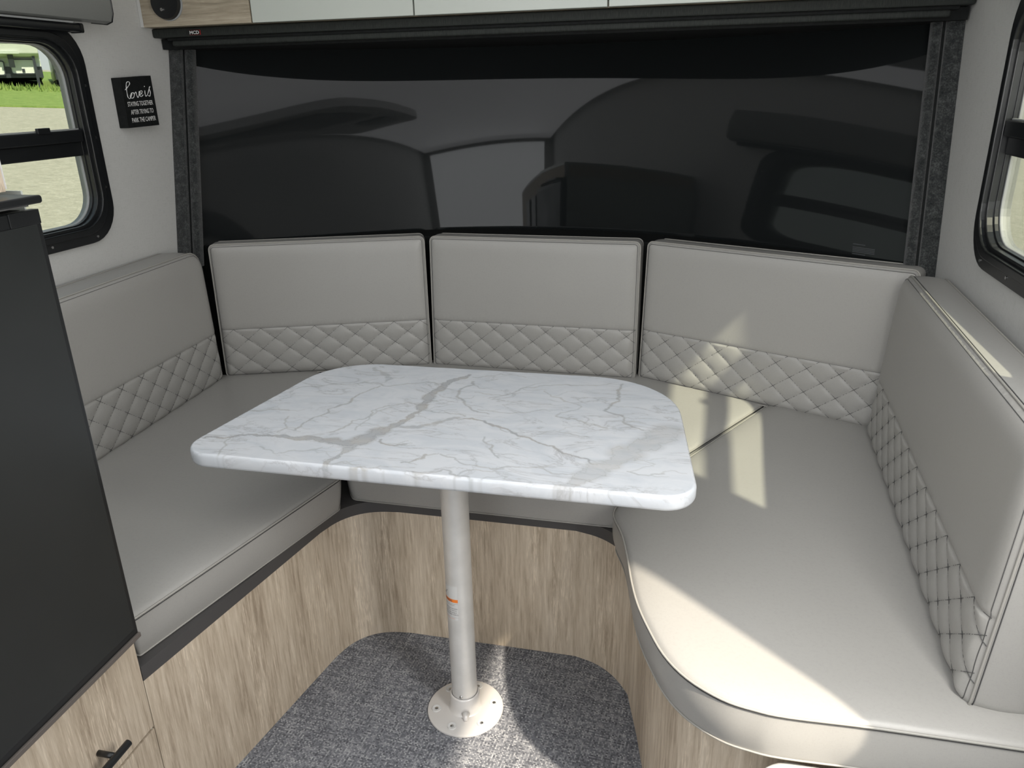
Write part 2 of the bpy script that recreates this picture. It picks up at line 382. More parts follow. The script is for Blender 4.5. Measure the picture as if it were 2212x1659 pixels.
def fifth_wheel(s, t, label, yaw_off=0.0):
    """parked fifth-wheel caravan, nose toward the lot. local: a = across, d = depth away, h = height"""
    x0, y0 = far(s, t); z0 = gz(x0, y0) + .05
    th = math.atan2(nrm[1], nrm[0]) + yaw_off; ax = np.array([math.cos(th), math.sin(th)]); dx = np.array([-math.sin(th), math.cos(th)])
    root = thing('caravan', label, 'caravan', (x0, y0, z0))
    def L(a, d, h): return (x0 + ax[0] * a + dx[0] * d, y0 + ax[1] * a + dx[1] * d, z0 + h)
    def PR(n, poly, n0, n1, mat, par=None, plane='dh', bev_=0, holes=()):
        Mf = {'dh': lambda u, v, n: L(n, u, v), 'ah': lambda u, v, n: L(u, n, v)}[plane]
        o = prism(n, poly, n0, n1, mat, M=Mf, bevel=bev_, holes=holes); adopt(root, o); return o
    side = [(.35, 1.50), (.6, 1.40), (.98, 1.38), (1.05, 1.1), (1.0, .55), (9, .55), (9, 3.5), (.55, 3.5), (.28, 3.05), (.10, 2.3)]
    PR('body', round_poly(side, .12, 3), -1.2, 1.2, M_RVW, bev_=.05)
    PR('nose_window', round_poly([(-.70, 2.10), (.70, 2.10), (.85, 2.75), (-.85, 2.75)], .08, 4), .06, .25, M_RVD, plane='ah')
    PR('nose_recess', round_poly([(-.45, 1.5), (.45, 1.5), (.35, 1.62), (-.35, 1.62)], .08, 4), .22, .5, M_RVP, plane='ah')
    PR('lower_skirt', [(-.9 + 1.9, .45), (9, .45), (9, .95), (1.0, .95)], -1.22, 1.22, M_RVD)
    for a0, a1, h0, h1 in ((-1.0, -.35, .55, 1.22), (-.1, .95, .6, 1.30)):
        fr_ = round_poly([(a0, h0), (a1, h0), (a1 + .05, h1), (a0 - .03, h1)], .08, 4)
        PR('hatch_frame', fr_, .86, .99, M_RVD, plane='ah', holes=[inset(fr_, .05)])
        PR('hatch', inset(fr_, .05), .89, .99, M_RVW, plane='ah')
        hx = (a0 + a1) / 2; PR('hatch_latch', [(hx - .06, h0 + .1), (hx + .06, h0 + .1), (hx + .06, h0 + .25), (hx - .06, h0 + .25)], .84, .89, M_RVD, plane='ah')
    for aa in (-.95, .95):
        PR('landing_leg', [(.55, 0), (.67, 0), (.67, 1.4), (.55, 1.4)], aa - .06, aa + .06, M_RVD)
    PR('hitch', [(.5, .9), (.6, .9), (.8, 1.45), (.4, 1.45)], -.12, .12, M_RVD)
    for dd in (4.6, 5.5):
        for aa in (-1.15, .93):
            PR('wheel', [(dd + .36 * math.cos(q * math.pi / 8), .36 + .36 * math.sin(q * math.pi / 8)) for q in range(16)], aa, aa + .22, M_RVD)
    for sg in (1,):
        for d0, d1, h0, h1 in ((2.0, 3.1, .75, 1.35), (3.6, 4.4, 1.9, 2.7), (6.2, 7.4, 1.9, 2.7)):
            fr_ = round_poly([(d0, h0), (d1, h0), (d1, h1), (d0, h1)], .1, 4)
            for nn0, nn1 in ((-1.23, -1.19), (1.19, 1.23)): PR('side_window' if h0 > 1.5 else 'side_hatch', fr_, nn0, nn1, M_RVD if h0 > 1.5 else M_RVP)
    for word, a0, w_ in (('KEYSTONE', -.37, .55), ('RV', .24, .13)): adopt(root, lettering('nose_lettering', word, w_, .09, lambda u, v, n: L(u + a0, .045, v + 2.22), M_TEXT))
    return root
fifth_wheel(46, -.4, 'white caravan nearest the middle of the left window, dark nose window, parked on grass')
fifth_wheel(47.5, 2.6, 'pale caravan at the right edge of the left window, parked on grass', .0)
fifth_wheel(46.5, -3.6, 'white caravan partly cut by the left edge of the photo, parked on grass')

# ------------------------------------------------------------------ windshield, its jambs, header and sill
def lean(z): return (z - .914) * .205
def glass_y(x, z): b = 1 - min(1, ((x + .525) / 1.08) ** 2); return 2.150 + .48 * b + (.20 - .10 * b) * (z - .914)
gv, gf_ = [], []; NX, NZ = 96, 40
for j in range(NZ + 1):
    for i in range(NX + 1):
        x = XL + .02 + (XR - XL - .04) * i / NX; z = .88 + .66 * j / NZ
        gv.append((x, glass_y(x, z), z))
n0 = len(gv); gv += [(x, y + .006, z) for x, y, z in gv]
for j in range(NZ):
    for i in range(NX):
        a = j * (NX + 1) + i; gf_.append((a, a + 1, a + NX + 2, a + NX + 1)); gf_.append((n0 + a, n0 + a + NX + 1, n0 + a + NX + 2, n0 + a + 1))
w3 = bpy.data.objects.new('window_3', None); COL.objects.link(w3); w3['kind'] = 'structure'; w3.location = (-.525, 2.2, .9)
wg = mesh('curved_glass', gv, gf_, M_WIND, None, True); adopt(w3, wg)
# etched safety mark low in the right corner
mk = []
for i, (dz, w) in enumerate(((0, .03), (.006, .05), (.010, .05), (.014, .05), (.018, .05), (.026, .028))):
    x1 = .40; z = .925 + dz
    o = mesh('etched_mark', [(x1, glass_y(x1, z) - .001, z), (x1 + w, glass_y(x1 + w, z) - .001, z), (x1 + w, glass_y(x1 + w, z + .002) - .001, z + .002), (x1, glass_y(x1, z + .002) - .001, z + .002)], [(0, 1, 2, 3)], NT('etch').P((.06, .065, .07), .6)); mk.append(o)
adopt(w3, *mk)
def jamb(name, x0, x1, off, dep, mat, z0=.86, z1=1.53, rnd=.008):
    Mf = lambda u, v, n: (u, 2.11 + off + v + lean(n), n)
    return prism(name, round_poly([(x0, 0), (x1, 0), (x1, dep), (x0, dep)], rnd, 4), z0, z1, mat, M=Mf, smooth=True)
for s, xw in ((1, XL), (-1, XR)):
    root = bpy.data.objects.new('trim_3' if s > 0 else 'trim_4', None); COL.objects.link(root); root['kind'] = 'structure'; root.location = (xw, 2.11, .9)
    xs = sorted((xw, xw + s * .040)); a1 = jamb('felt_jamb', xs[0], xs[1], 0, .04, M_FELT, rnd=.002)
    xs = sorted((xw + s * .036, xw + s * .048)); a2 = jamb('jamb_groove', xs[0], xs[1], .014, .03, M_BLACKM, rnd=.001)
    xs = sorted((xw + s * .045, xw + s * .070)); a3 = jamb('felt_jamb', xs[0], xs[1], .008, .036, M_FELT, rnd=.011)
    adopt(root, a1, a2, a3)
hd = thing('shade_header', 'black roller shade cassette across the top of the windshield', 'roller shade', (-.525, 2.2, 1.53))
adopt(hd, box('cassette', (XL + .002, 2.165, 1.530), (XR - .002, 2.24, 1.5545), M_CLOTH, bevel=.004),
      box('cassette_lip', (XL + .04, 2.178, 1.5215), (XR - .03, 2.23, 1.5305), M_BLACKM, bevel=.002),
      box('pull_bar', (XL + .06, 2.170, 1.506), (XR - .05, 2.20, 1.5215), M_CLOTH, bevel=.005, seg=3),
      prism('logo_plate', [(-1.4909, 1.5341), (-1.4561, 1.5341), (-1.4561, 1.5469), (-1.4909, 1.5469)], 2.1615, 2.166, M_RED, M=lambda u, v, n: (u, n, v)),
      prism('logo_ground', [(-1.4905, 1.5345), (-1.4565, 1.5345), (-1.4565, 1.5465), (-1.4905, 1.5465)], 2.1608, 2.1618, M_BLACKM, M=lambda u, v, n: (u, n, v)),
      lettering('logo_lettering', 'MCD', .031, .009, lambda u, v, n: (-1.489 + u, 2.1602, 1.536 + v), M_TEXT, bold=.02))
# soffit over the glass and sill behind the cushions
def strip_between(name, ya, yb, z0, z1, mat, n=48, xa=XL + .005, xb=XR - .005):
    v, f = [], []
    for i in range(n + 1):
        x = xa + (xb - xa) * i / n
        v += [(x, ya(x), z0), (x, yb(x), z0), (x, yb(x), z1), (x, ya(x), z1)]
    for i in range(n):
        b = 4 * i
        for q in range(4): f.append((b + q, b + (q + 1) % 4, b + 4 + (q + 1) % 4, b + 4 + q))
    f += [(0, 3, 2, 1), (4 * n, 4 * n + 1, 4 * n + 2, 4 * n + 3)]
    return mesh(name, v, f, mat)
struct(strip_between('trim_5', lambda x: 2.20, lambda x: glass_y(x, 1.51) + .02, 1.5, 1.528, M_BLACKM))
BK = [(-1.615, 2.17), (-1.53, 2.185), (-.90, 2.438), (-.83, 2.445), (-.20, 2.43), (-.13, 2.43), (.49, 2.150), (.565, 2.12)]
def bk_y(x): return float(np.interp(x, [p[0] for p in BK], [p[1] for p in BK]))
struct(strip_between('trim_6', bk_y, lambda x: max(glass_y(x, .9) + .02, bk_y(x) + .02), .87, .915, M_BLACKM))
struct(strip_between('trim_7', lambda x: bk_y(x) + .004, lambda x: bk_y(x) + .03, .35, .914, M_BLACKM))

# ------------------------------------------------------------------ overhead cabinets
YC = 2.12
cb = thing('overhead_cabinet', 'overhead cabinet above the windshield with a limed oak end panel and white doors', 'cabinet', (-.525, 2.3, 1.555))
adopt(cb, box('carcass', (XL + .001, YC + .022, 1.556), (XR - .001, 2.6, ZC - .001), M_WOODH))
adopt(cb, box('end_panel', (XL + .012, YC, 1.5555), (-1.262, YC + .02, 1.93), M_WOODH, bevel=.001))
adopt(cb, box('edge_strip', (XL + .001, YC + .001, 1.556), (XL + .012, YC + .02, 1.93), M_WHITE))
for x0, x1 in ((-1.258, -.784), (-.780, -.272), (-.268, XR - .003)):
    d = box('door', (x0, YC, 1.5555), (x1, YC + .02, 1.93), M_WHITEG, bevel=.0015); d['label'] = 'white gloss door'; adopt(cb, d)
kn = thing('reading_lamp', 'round black reading lamp with a chrome centre button on the oak end panel', 'lamp', (-1.517, YC - .01, 1.617))
def disc_y(name, x, z, y0, y1, r0, r1, mat, n=48):
    v = [(x + r0 * math.cos(2 * math.pi * q / n), y0, z + r0 * math.sin(2 * math.pi * q / n)) for q in range(n)] + [(x + r1 * math.cos(2 * math.pi * q / n), y1, z + r1 * math.sin(2 * math.pi * q / n)) for q in range(n)]
    return mesh(name, v, [tuple(range(n)), tuple(range(n, 2 * n))[::-1]] + [(q, n + q, n + (q + 1) % n, (q + 1) % n) for q in range(n)], mat)
adopt(kn, disc_y('mounting_plate', -1.515, 1.615, YC - .003, YC - .0002, .046, .046, M_SEAL), disc_y('lamp_disc', -1.519, 1.617, YC - .014, YC - .0035, .043, .046, M_BLACK),
      disc_y('chrome_button', -1.527, 1.598, YC - .019, YC - .0142, .0045, .0055, M_STEEL))

# ------------------------------------------------------------------ bench bases
path = [(-.94, .923), (-.855, 1.453), (-.838, 1.512), (-.803, 1.554), (-.759, 1.577), (-.703, 1.585), (-.45, 1.588), (-.252, 1.590), (-.191, 1.574), (-.14, 1.534), (-.106, 1.485), (-.073, 1.362), (-.050, 1.262), (-.02, 1.16), (.02, 1.09), (.07, 1.045), (.13, 1.022), (.20, 1.014), (XR - .002, 1.014)]
def smooth_path(p, it=2):
    for _ in range(it):
        q = [p[0]]
        for a, b in zip(p[:-1], p[1:]):
            if math.dist(a, b) > .12: q += [a, b] if q[-1] != a else [b]; continue
            q += [(a[0] * .75 + b[0] * .25, a[1] * .75 + b[1] * .25), (a[0] * .25 + b[0] * .75, a[1] * .25 + b[1] * .75)]
        q.append(p[-1]); p = q
    return p
pth = smooth_path(path, 2)
outer = [(XR - .002, 2.10), (.50, 2.14), (-.13, 2.42), (-.9, 2.43), (-1.53, 2.175), (XL + .002, 2.16), (XL + .002, .923)]
bb = thing('dinette_bench', 'U-shaped limed oak bench base with a dark band under the grey seats', 'bench', (-.5, 1.7, 0))
adopt(bb, prism('wood_face', pth + outer, .001, .374, M_WOOD, smooth=True))
cc = np.array([-.5, 1.3])
adopt(bb, prism('dark_band', [(x, y) for x, y in pth] + outer, .374, .4045, M_STRIP, smooth=True))

# ------------------------------------------------------------------ upholstery
def dist_poly(P, poly):
    P = np.asarray(P); A = np.asarray(poly); B = np.roll(A, -1, 0); D = B - A; L2 = (D ** 2).sum(1) + 1e-12; best = np.full(len(P), 9.)
    for a, d, l in zip(A, D, L2):
        t = np.clip(((P - a) @ d) / l, 0, 1); best = np.minimum(best, np.hypot(*(P - a - t[:, None] * d).T))
    return best
def in_poly(P, poly):
    P = np.asarray(P); c = np.zeros(len(P), bool); n = len(poly)
    for i in range(n):
        x1, y1 = poly[i]; x2, y2 = poly[(i + 1) % n]
        if y1 == y2: continue
        c ^= ((y1 > P[:, 1]) != (y2 > P[:, 1])) & (P[:, 0] < (x2 - x1) * (P[:, 1] - y1) / (y2 - y1) + x1)
    return c
QW, QH, QV = .086, .068, .162
def cushion(name, label, poly, thick, M, crown=.014, cw=.05, quilt=False, step=.013, bulge=.004, group=None, loc=(0, 0, 0), back_pipe=True, taper=0., sag=0, phase=0., skip_thread=False):
    root = thing(name, label, 'cushion', loc, group)
    bd = resample(poly, .009); bd = [bd[i] for i in range(len(bd)) if math.dist(bd[i], bd[i - 1]) > .0015]
    A = np.array(bd); lo, hi = A.min(0), A.max(0)
    pts = []
    gx = np.arange(lo[0], hi[0], step); gy = np.arange(lo[1], hi[1], step)
    G = np.array([(x + (step / 2 if j % 2 else 0), y) for j, y in enumerate(gy) for x in gx])
    G = G[in_poly(G, bd)]; d = dist_poly(G, bd); G = G[d > .0055]
    # extra ring rows near the edge for a crisp roll
    if quilt:
        G = G[G[:, 1] > QV + .006]
        s2 = .0043; qx = np.arange(lo[0], hi[0], s2); qy = np.arange(lo[1] + .002, QV - .002, s2)
        Q = np.array([(x + (s2 / 2 if j % 2 else 0), y) for j, y in enumerate(qy) for x in qx]); Q = Q[in_poly(Q, bd)]; Q = Q[dist_poly(Q, bd) > .0035]
        rows = np.array([(x, QV + dy) for dy in (-.0022, 0, .0022, .006) for x in np.arange(lo[0] + .004, hi[0] - .003, .006)]); rows = rows[in_poly(rows, bd)]; rows = rows[dist_poly(rows, bd) > .002]
        G = np.vstack([G, Q, rows])
    near = []
    for off in (.004, .010):
        for i in range(len(bd)):
            a = A[i - 1]; b = A[(i + 1) % len(bd)]; t = b - a; t = t / (np.linalg.norm(t) + 1e-9); near.append(A[i] + np.array([-t[1], t[0]]) * off); near.append(A[i] - np.array([-t[1], t[0]]) * off)
    near = np.array(near); near = near[in_poly(near, bd)]; dn = dist_poly(near, bd); near = near[dn > .0035]
    if quilt: near = near[(near[:, 1] > QV + .004)]
    allp = [Vector(p) for p in bd] + [Vector(p) for p in np.vstack([G, near])]
    nb = len(bd); V2, _, F2, _, _, _ = delaunay_2d_cdt(allp, [(i, (i + 1) % nb) for i in range(nb)], [], 0, 1e-5)
    V = np.array([tuple(p) for p in V2]); F = np.array([tuple(f) for f in F2])
    cen = V[F].mean(1); F = F[in_poly(cen, bd)]
    def height(P):
        P = np.asarray(P, float).reshape(-1, 2); d = dist_poly(P, bd); t = np.clip(d / cw, 0, 1); h = crown * (1 - (1 - t) ** 3)
        t2 = np.clip(d / .009, 0, 1); h += .0045 * np.sqrt(1 - (1 - t2) ** 2)
        if quilt:
            q = P[:, 1] < QV
            s = (P[:, 0] / QW + (P[:, 1] + phase) / QH); r = (P[:, 0] / QW - (P[:, 1] + phase) / QH)
            pl = (np.abs(np.sin(math.pi * s)) * np.abs(np.sin(math.pi * r))) ** .42
            edge = np.clip((QV - P[:, 1]) / .006, 0, 1)
            h = np.where(q, h * .85 - .001 + .0058 * pl * edge * np.clip((d - .003) / .014, 0, 1), h)
            h -= .0022 * np.exp(-((P[:, 1] - QV) / .003) ** 2)
        if sag: h += sag * (np.sin(P[:, 0] * 7.3 + 1) * np.sin(P[:, 1] * 6.1)) * np.clip(d / .15, 0, 1)
        return h
    H = height(V)
    W3 = [M(x, y, h) for (x, y), h in zip(V, H)]
    cm = V[F].mean(1)[:, 1]
    def sub(nm, sel, mat):
        f = F[sel]; idx, inv = np.unique(f, return_inverse=True); o = mesh(nm, [W3[i] for i in idx], inv.reshape(-1, 3), mat, None, True)
        bm = bmesh.new(); bm.from_mesh(o.data); bmesh.ops.recalc_face_normals(bm, faces=bm.faces); bm.to_mesh(o.data); bm.free()
        # face outward (towards +n)
        nrm_ = Vector(M(0, 0, 1)) - Vector(M(0, 0, 0)); s_ = sum((p.normal.dot(nrm_) * p.area for p in o.data.polygons))
        if s_ < 0: o.data.flip_normals()
        return o
    if quilt:
        a = sub('face_panel', cm >= QV, M_VIN); b = sub('quilted_panel', cm < QV, M_QUILT); b['label'] = 'diamond quilted lower panel'; adopt(root, a, b)
    else: adopt(root, sub('face_panel', cm > -99, M_VIN))
    # border
    prof = [(0, 0)] + [(bulge * math.sin(math.pi * q / 6) - taper * q / 6, -thick * q / 6) for q in range(1, 6)] + [(-taper, -thick)]
    bv, bf = [], []; nrm2 = []
    area_ = sum(A[i - 1][0] * A[i][1] - A[i][0] * A[i - 1][1] for i in range(nb)); sg = 1 if area_ > 0 else -1
    for i in range(nb):
        t = A[(i + 1) % nb] - A[i - 1]; t = t / (np.linalg.norm(t) + 1e-9); nrm2.append(np.array([t[1], -t[0]]) * sg)
    for (o_, n_) in prof:
        for i in range(nb): p = A[i] + nrm2[i] * o_; bv.append(M(p[0], p[1], n_))
    for j in range(len(prof) - 1):
        for i in range(nb): i2 = (i + 1) % nb; bf.append((j * nb + i, j * nb + i2, (j + 1) * nb + i2, (j + 1) * nb + i))
    bf.append(tuple((len(prof) - 1) * nb + i for i in range(nb)))
    o = mesh('border', bv, bf, M_VIN, None, True); bm = bmesh.new(); bm.from_mesh(o.data); bmesh.ops.recalc_face_normals(bm, faces=bm.faces); bm.to_mesh(o.data); bm.free(); o.data.set_sharp_from_angle(angle=.9); adopt(root, o)
    ring = [M(A[i][0] + nrm2[i][0] * .0012, A[i][1] + nrm2[i][1] * .0012, .0010) for i in range(nb)]
    adopt(root, tube('piping', ring, .0021, M_PIPE, closed=True, seg=7))
    if back_pipe:
        ring = [M(A[i][0] + nrm2[i][0] * (.001 - taper), A[i][1] + nrm2[i][1] * (.001 - taper), -thick) for i in range(nb)]; adopt(root, tube('piping', ring, .0018, M_PIPE, closed=True, seg=6))
    data = ([], [])
    if quilt: ins = [A[i] - nrm2[i] * .0065 for i in range(nb)]; hh = height(ins); tube('', [M(p[0], p[1], h + .0001) for p, h in zip(ins, hh)], .0007, None, closed=True, seg=4, data=data)
    ring = [M(A[i][0] + nrm2[i][0] * .0012, A[i][1] + nrm2[i][1] * .0012, -.0035) for i in range(nb)]; tube('', ring, .0009, None, closed=True, seg=4, data=data)
    if quilt:
        def run(P):
            P = np.array(P); ok = in_poly(P, bd) & (P[:, 1] < QV) ; ok &= dist_poly(P, bd) > .001; seg_ = []
            for p, k_ in zip(P, ok):
                if k_: seg_.append(p)
                else:
                    if len(seg_) > 2: hs = height(seg_); tube('', [M(q[0], q[1], h + .0013) for q, h in zip(seg_, hs)], .00065, None, seg=4, data=data)
                    seg_ = []
            if len(seg_) > 2: hs = height(seg_); tube('', [M(q[0], q[1], h + .0013) for q, h in zip(seg_, hs)], .00065, None, seg=4, data=data)
        for kk in range(-6, 40):
            ys = np.arange(lo[1], QV + .004, .004)
            run([((kk - (y + phase) / QH) * QW, y) for y in ys]); run([((kk + (y + phase) / QH) * QW, y) for y in ys])
        run([(x, QV - .0012) for x in np.arange(lo[0], hi[0], .006)])
    adopt(root, mesh('stitching', data[0], data[1], M_THREAD))
    return root

def frame3(p, q, z0, lean_, flip=False):
    """plane standing on foot p->q, facing the table; returns M(u,v,n)"""
    p = np.array(p, float); q = np.array(q, float); U = (q - p) / np.linalg.norm(q - p)
    Nn = np.array([U[1], -U[0]]) * (-1 if flip else 1)           # horizontal facing direction
    c, s = math.cos(lean_), math.sin(lean_)
    def M(u, v, n):
        h = p + U * u + Nn * (n * c - v * s); return (h[0], h[1], z0 + v * c + n * s)
    return M, float(np.linalg.norm(q - p))
def rect(w, h, r): return round_poly([(0, 0), (w, 0), (w, h), (0, h)], r, 5)
ZS = .498
# three cushions in an arc under the windshield
for (p, q, lab, ph) in (((-1.503, 2.096), (-.872, 2.330), 'grey backrest cushion under the windshield, left of the middle one', .01),
                        ((-.860, 2.333), (-.186, 2.321), 'grey backrest cushion under the windshield, middle one directly behind the table', .03),
                        ((-.172, 2.340), (.515, 2.037), 'grey backrest cushion under the windshield with a sun patch on its quilting', .0)):
    M, w = frame3(p, q, ZS, .06)
    cushion('backrest_cushion', lab, rect(w, .432, [.014, .014, .016, .016]), .085, M, crown=.010, quilt=True, group='backrest cushions round the dinette', loc=(p[0], p[1], ZS), phase=ph)
M, w = frame3((-1.445, .95), (-1.503, 2.068), ZS, .03)
cushion('backrest_cushion', 'long grey backrest cushion against the left wall under the small window', rect(w, .425, [.014, .03, .055, .016]), .10, M, crown=.013, quilt=True, group='backrest cushions round the dinette', loc=(-1.445, .95, ZS), phase=.02)
M, w = frame3((.465, 2.025), (.427, 1.024), ZS, .06)
cushion('backrest_cushion', 'long grey backrest cushion against the right wall with a sun streak along its top', rect(w, .435, [.02, .02, .02, .045]), .074, M, crown=.015, quilt=True, group='backrest cushions round the dinette', loc=(.47, 2.0, ZS), phase=.045)
# seats
flatM = lambda u, v, n: (u, v, .492 + n)
Ls = round_poly([(-.953, .940), (-.822, 1.515), (-.845, 1.565), (-1.235, 2.215), (-1.50, 2.12), (-1.60, 2.10), (-1.60, .940)], [.012, .03, .03, .02, .0, .01, .01], 5)
cushion('seat_cushion', 'left grey seat cushion between the fridge and the rear seat', Ls, .085, flatM, crown=.012, cw=.10, step=.02, group='seat cushions of the dinette', loc=(-1.2, 1.4, .405), sag=.002, taper=.009)
Ms = round_poly([(-.820, 1.562), (-.15, 1.566), (-.130, 1.60), (.212, 2.210), (-.18, 2.395), (-.862, 2.395), (-1.22, 2.27), (-1.222, 2.230), (-.838, 1.585)], [.03, .02, .02, .03, .02, .02, .02, .02, .02], 5)
cushion('seat_cushion', 'middle grey seat cushion behind the table, under the windshield', Ms, .085, flatM, crown=.008, cw=.08, step=.02, group='seat cushions of the dinette', loc=(-.5, 1.9, .405), sag=.001, taper=.006)
Rs_front = [(-.150, 1.512), (-.150, 1.475), (-.124, 1.404), (-.104, 1.32), (-.089, 1.245), (-.072, 1.18), (-.050, 1.122), (-.018, 1.055), (.022, 1.007), (.074, .974), (.12, .962), (.170, .958), (.295, .964), (.48, .967), (.562, .967)]
def catmull(p, n=4):
    p = [np.array(a, float) for a in p]; out = []
    for i in range(len(p) - 1):
        a, b, c, d = p[max(i - 1, 0)], p[i], p[i + 1], p[min(i + 2, len(p) - 1)]
        for q in range(n):
            t = q / n; out.append(tuple(.5 * ((2 * b) + (c - a) * t + (2 * a - 5 * b + 4 * c - d) * t * t + (3 * b - a - 3 * c + d) * t ** 3)))
    out.append(tuple(p[-1])); return out
Rs = catmull(Rs_front, 4) + [(.562, 2.10), (.48, 2.10), (.245, 2.205), (.220, 2.200), (-.128, 1.560)]
cushion('seat_cushion', 'right grey seat cushion with a rounded near corner and a broad warm sun patch', Rs, .087, flatM, crown=.011, cw=.09, step=.018, bulge=.006, group='seat cushions of the dinette', loc=(.2, 1.5, .405), sag=.002, taper=.008)

# ------------------------------------------------------------------ table
tb = thing('dinette_table', 'white marble-look dinette table on a single aluminium pole', 'table', (-.474, 1.356, 0))
top = round_poly([(-.952, 1.128), (.022, 1.142), (-.045, 1.685), (-.875, 1.668)], [.055, .055, .21, .16], 14)
VE = {'A': ([(-.517, 1.635), (-.549, 1.582), (-.564, 1.506), (-.564, 1.438), (-.563, 1.393), (-.572, 1.337), (-.591, 1.299), (-.612, 1.267), (-.634, 1.23), (-.674, 1.233), (-.715, 1.235), (-.755, 1.227), (-.801, 1.229), (-.841, 1.227), (-.884, 1.207), (-.931, 1.192)], (.004, .008, .011, .010, .005, .006, .012, .016, .014, .012, .008, .006, .004, .0025, .0015, .001), .62),
 'A2': ([(-.614, 1.239), (-.628, 1.196), (-.632, 1.165), (-.644, 1.125)], (.010, .006, .004, .002), .5), 'B': ([(-.035, 1.42), (-.05, 1.385), (-.085, 1.33), (-.118, 1.279), (-.153, 1.225), (-.184, 1.162), (-.22, 1.13)], (.016, .026, .028, .024, .022, .012, .004), .36),
 'C': ([(-.468, 1.381), (-.409, 1.381), (-.354, 1.351), (-.3, 1.318), (-.249, 1.292), (-.2, 1.257), (-.158, 1.233)], (.001, .0018, .002, .0025, .002, .0022, .001), .75),
 'D': ([(-.496, 1.592), (-.51, 1.53), (-.505, 1.496), (-.48, 1.467), (-.456, 1.439), (-.41, 1.417)], (.004, .003, .0025, .002, .002, .001), .55), 'E': ([(-.699, 1.524), (-.727, 1.454), (-.754, 1.375), (-.765, 1.323), (-.77, 1.263)], .0015, .6),
 'F': ([(-.913, 1.453), (-.854, 1.494), (-.792, 1.521), (-.692, 1.528), (-.569, 1.56)], .0013, .5), 'G': ([(-.157, 1.641), (-.16, 1.57), (-.167, 1.508), (-.178, 1.481), (-.137, 1.458), (-.129, 1.424), (-.091, 1.398)], .0022, .6),
 'H': ([(-.473, 1.53), (-.407, 1.522), (-.373, 1.578), (-.33, 1.601), (-.233, 1.62), (-.183, 1.639)], .0012, .5), 'J': ([(-.583, 1.256), (-.556, 1.235), (-.527, 1.246)], .002, .7), 'K': ([(-.448, 1.217), (-.389, 1.186), (-.34, 1.178), (-.293, 1.196)], .0015, .5),
 'L': ([(-.64, 1.126), (-.611, 1.104), (-.611, 1.122), (-.574, 1.139), (-.523, 1.122)], .002, .6), 'M': ([(-.696, 1.267), (-.674, 1.317), (-.652, 1.357), (-.64, 1.416), (-.603, 1.443), (-.574, 1.436)], .0013, .5), 'N': ([(-.923, 1.336), (-.872, 1.352), (-.834, 1.353)], .0015, .5),
 'O': ([(-.44, 1.436), (-.34, 1.437), (-.302, 1.463)], .0012, .4), 'P': ([(-.591, 1.322), (-.532, 1.322), (-.5, 1.357), (-.466, 1.388)], (.004, .005, .006, .003), .5), 'Q': ([(-.103, 1.217), (-.04, 1.221)], .0012, .5), 'R': ([(-.852, 1.111), (-.867, 1.157), (-.88, 1.208)], .0014, .5),
 'S': ([(-.271, 1.432), (-.237, 1.427), (-.162, 1.395)], .002, .5), 'T': ([(-.388, 1.306), (-.359, 1.25), (-.339, 1.224)], .0015, .55), 'U': ([(-.762, 1.638), (-.727, 1.611), (-.69, 1.578), (-.697, 1.554)], (.004, .006, .004, .002), .4), 'W': ([(-.507, 1.171), (-.486, 1.185), (-.475, 1.211), (-.476, 1.197)], .002, .65),
 'X': ([(-.801, 1.246), (-.81, 1.29), (-.819, 1.325)], .0012, .45), 'Y': ([(-.505, 1.621), (-.447, 1.656), (-.383, 1.644)], .0012, .4), 'Z': ([(-.323, 1.566), (-.273, 1.521), (-.229, 1.496), (-.271, 1.432)], .0013, .4), 'a': ([(-.474, 1.141), (-.424, 1.16), (-.384, 1.142), (-.309, 1.111)], .0014, .55), 'b': ([(-.651, 1.287), (-.645, 1.377), (-.623, 1.413)], .0012, .4),
 'c': ([(-.56, 1.40), (-.50, 1.408), (-.455, 1.395)], .0014, .5), 'd': ([(-.30, 1.33), (-.26, 1.36), (-.19, 1.345)], .001, .35), 'e': ([(-.80, 1.18), (-.74, 1.165), (-.68, 1.20)], .001, .4), 'f': ([(-.158, 1.233), (-.11, 1.26), (-.06, 1.255)], .001, .4), 'g': ([(-.43, 1.10), (-.36, 1.17), (-.25, 1.20), (-.16, 1.19)], .001, .45)}
def fractal(pts, w, amp=.30, depth=4):
    P = [np.array(p) for p in pts]; Wd = list(w) if hasattr(w, '__len__') else [w] * len(P)
    for dd in range(depth):
        Q, U = [P[0]], [Wd[0]]
        for a, b, wa, wb in zip(P[:-1], P[1:], Wd[:-1], Wd[1:]):
            L_ = np.linalg.norm(b - a); t = np.array([-(b - a)[1], (b - a)[0]]) / (L_ + 1e-9)
            Q += [(a + b) / 2 + t * L_ * rng.normal() * amp * .35, b]; U += [(wa + wb) / 2 * (1 + rng.normal() * .28), wb]
        P, Wd = Q, U
    return np.array(P), np.abs(np.array(Wd))
st = .0022; gx = np.arange(-.955, .03, st); gy = np.arange(1.122, 1.69, st)
tpb = resample(top, .004); G = np.array([(x, y) for y in gy for x in gx]); G = G[in_poly(G, tpb)]; G = G[dist_poly(G, tpb) > .0016]
VP = np.vstack([np.array(tpb), G])
mask = np.zeros(len(VP))
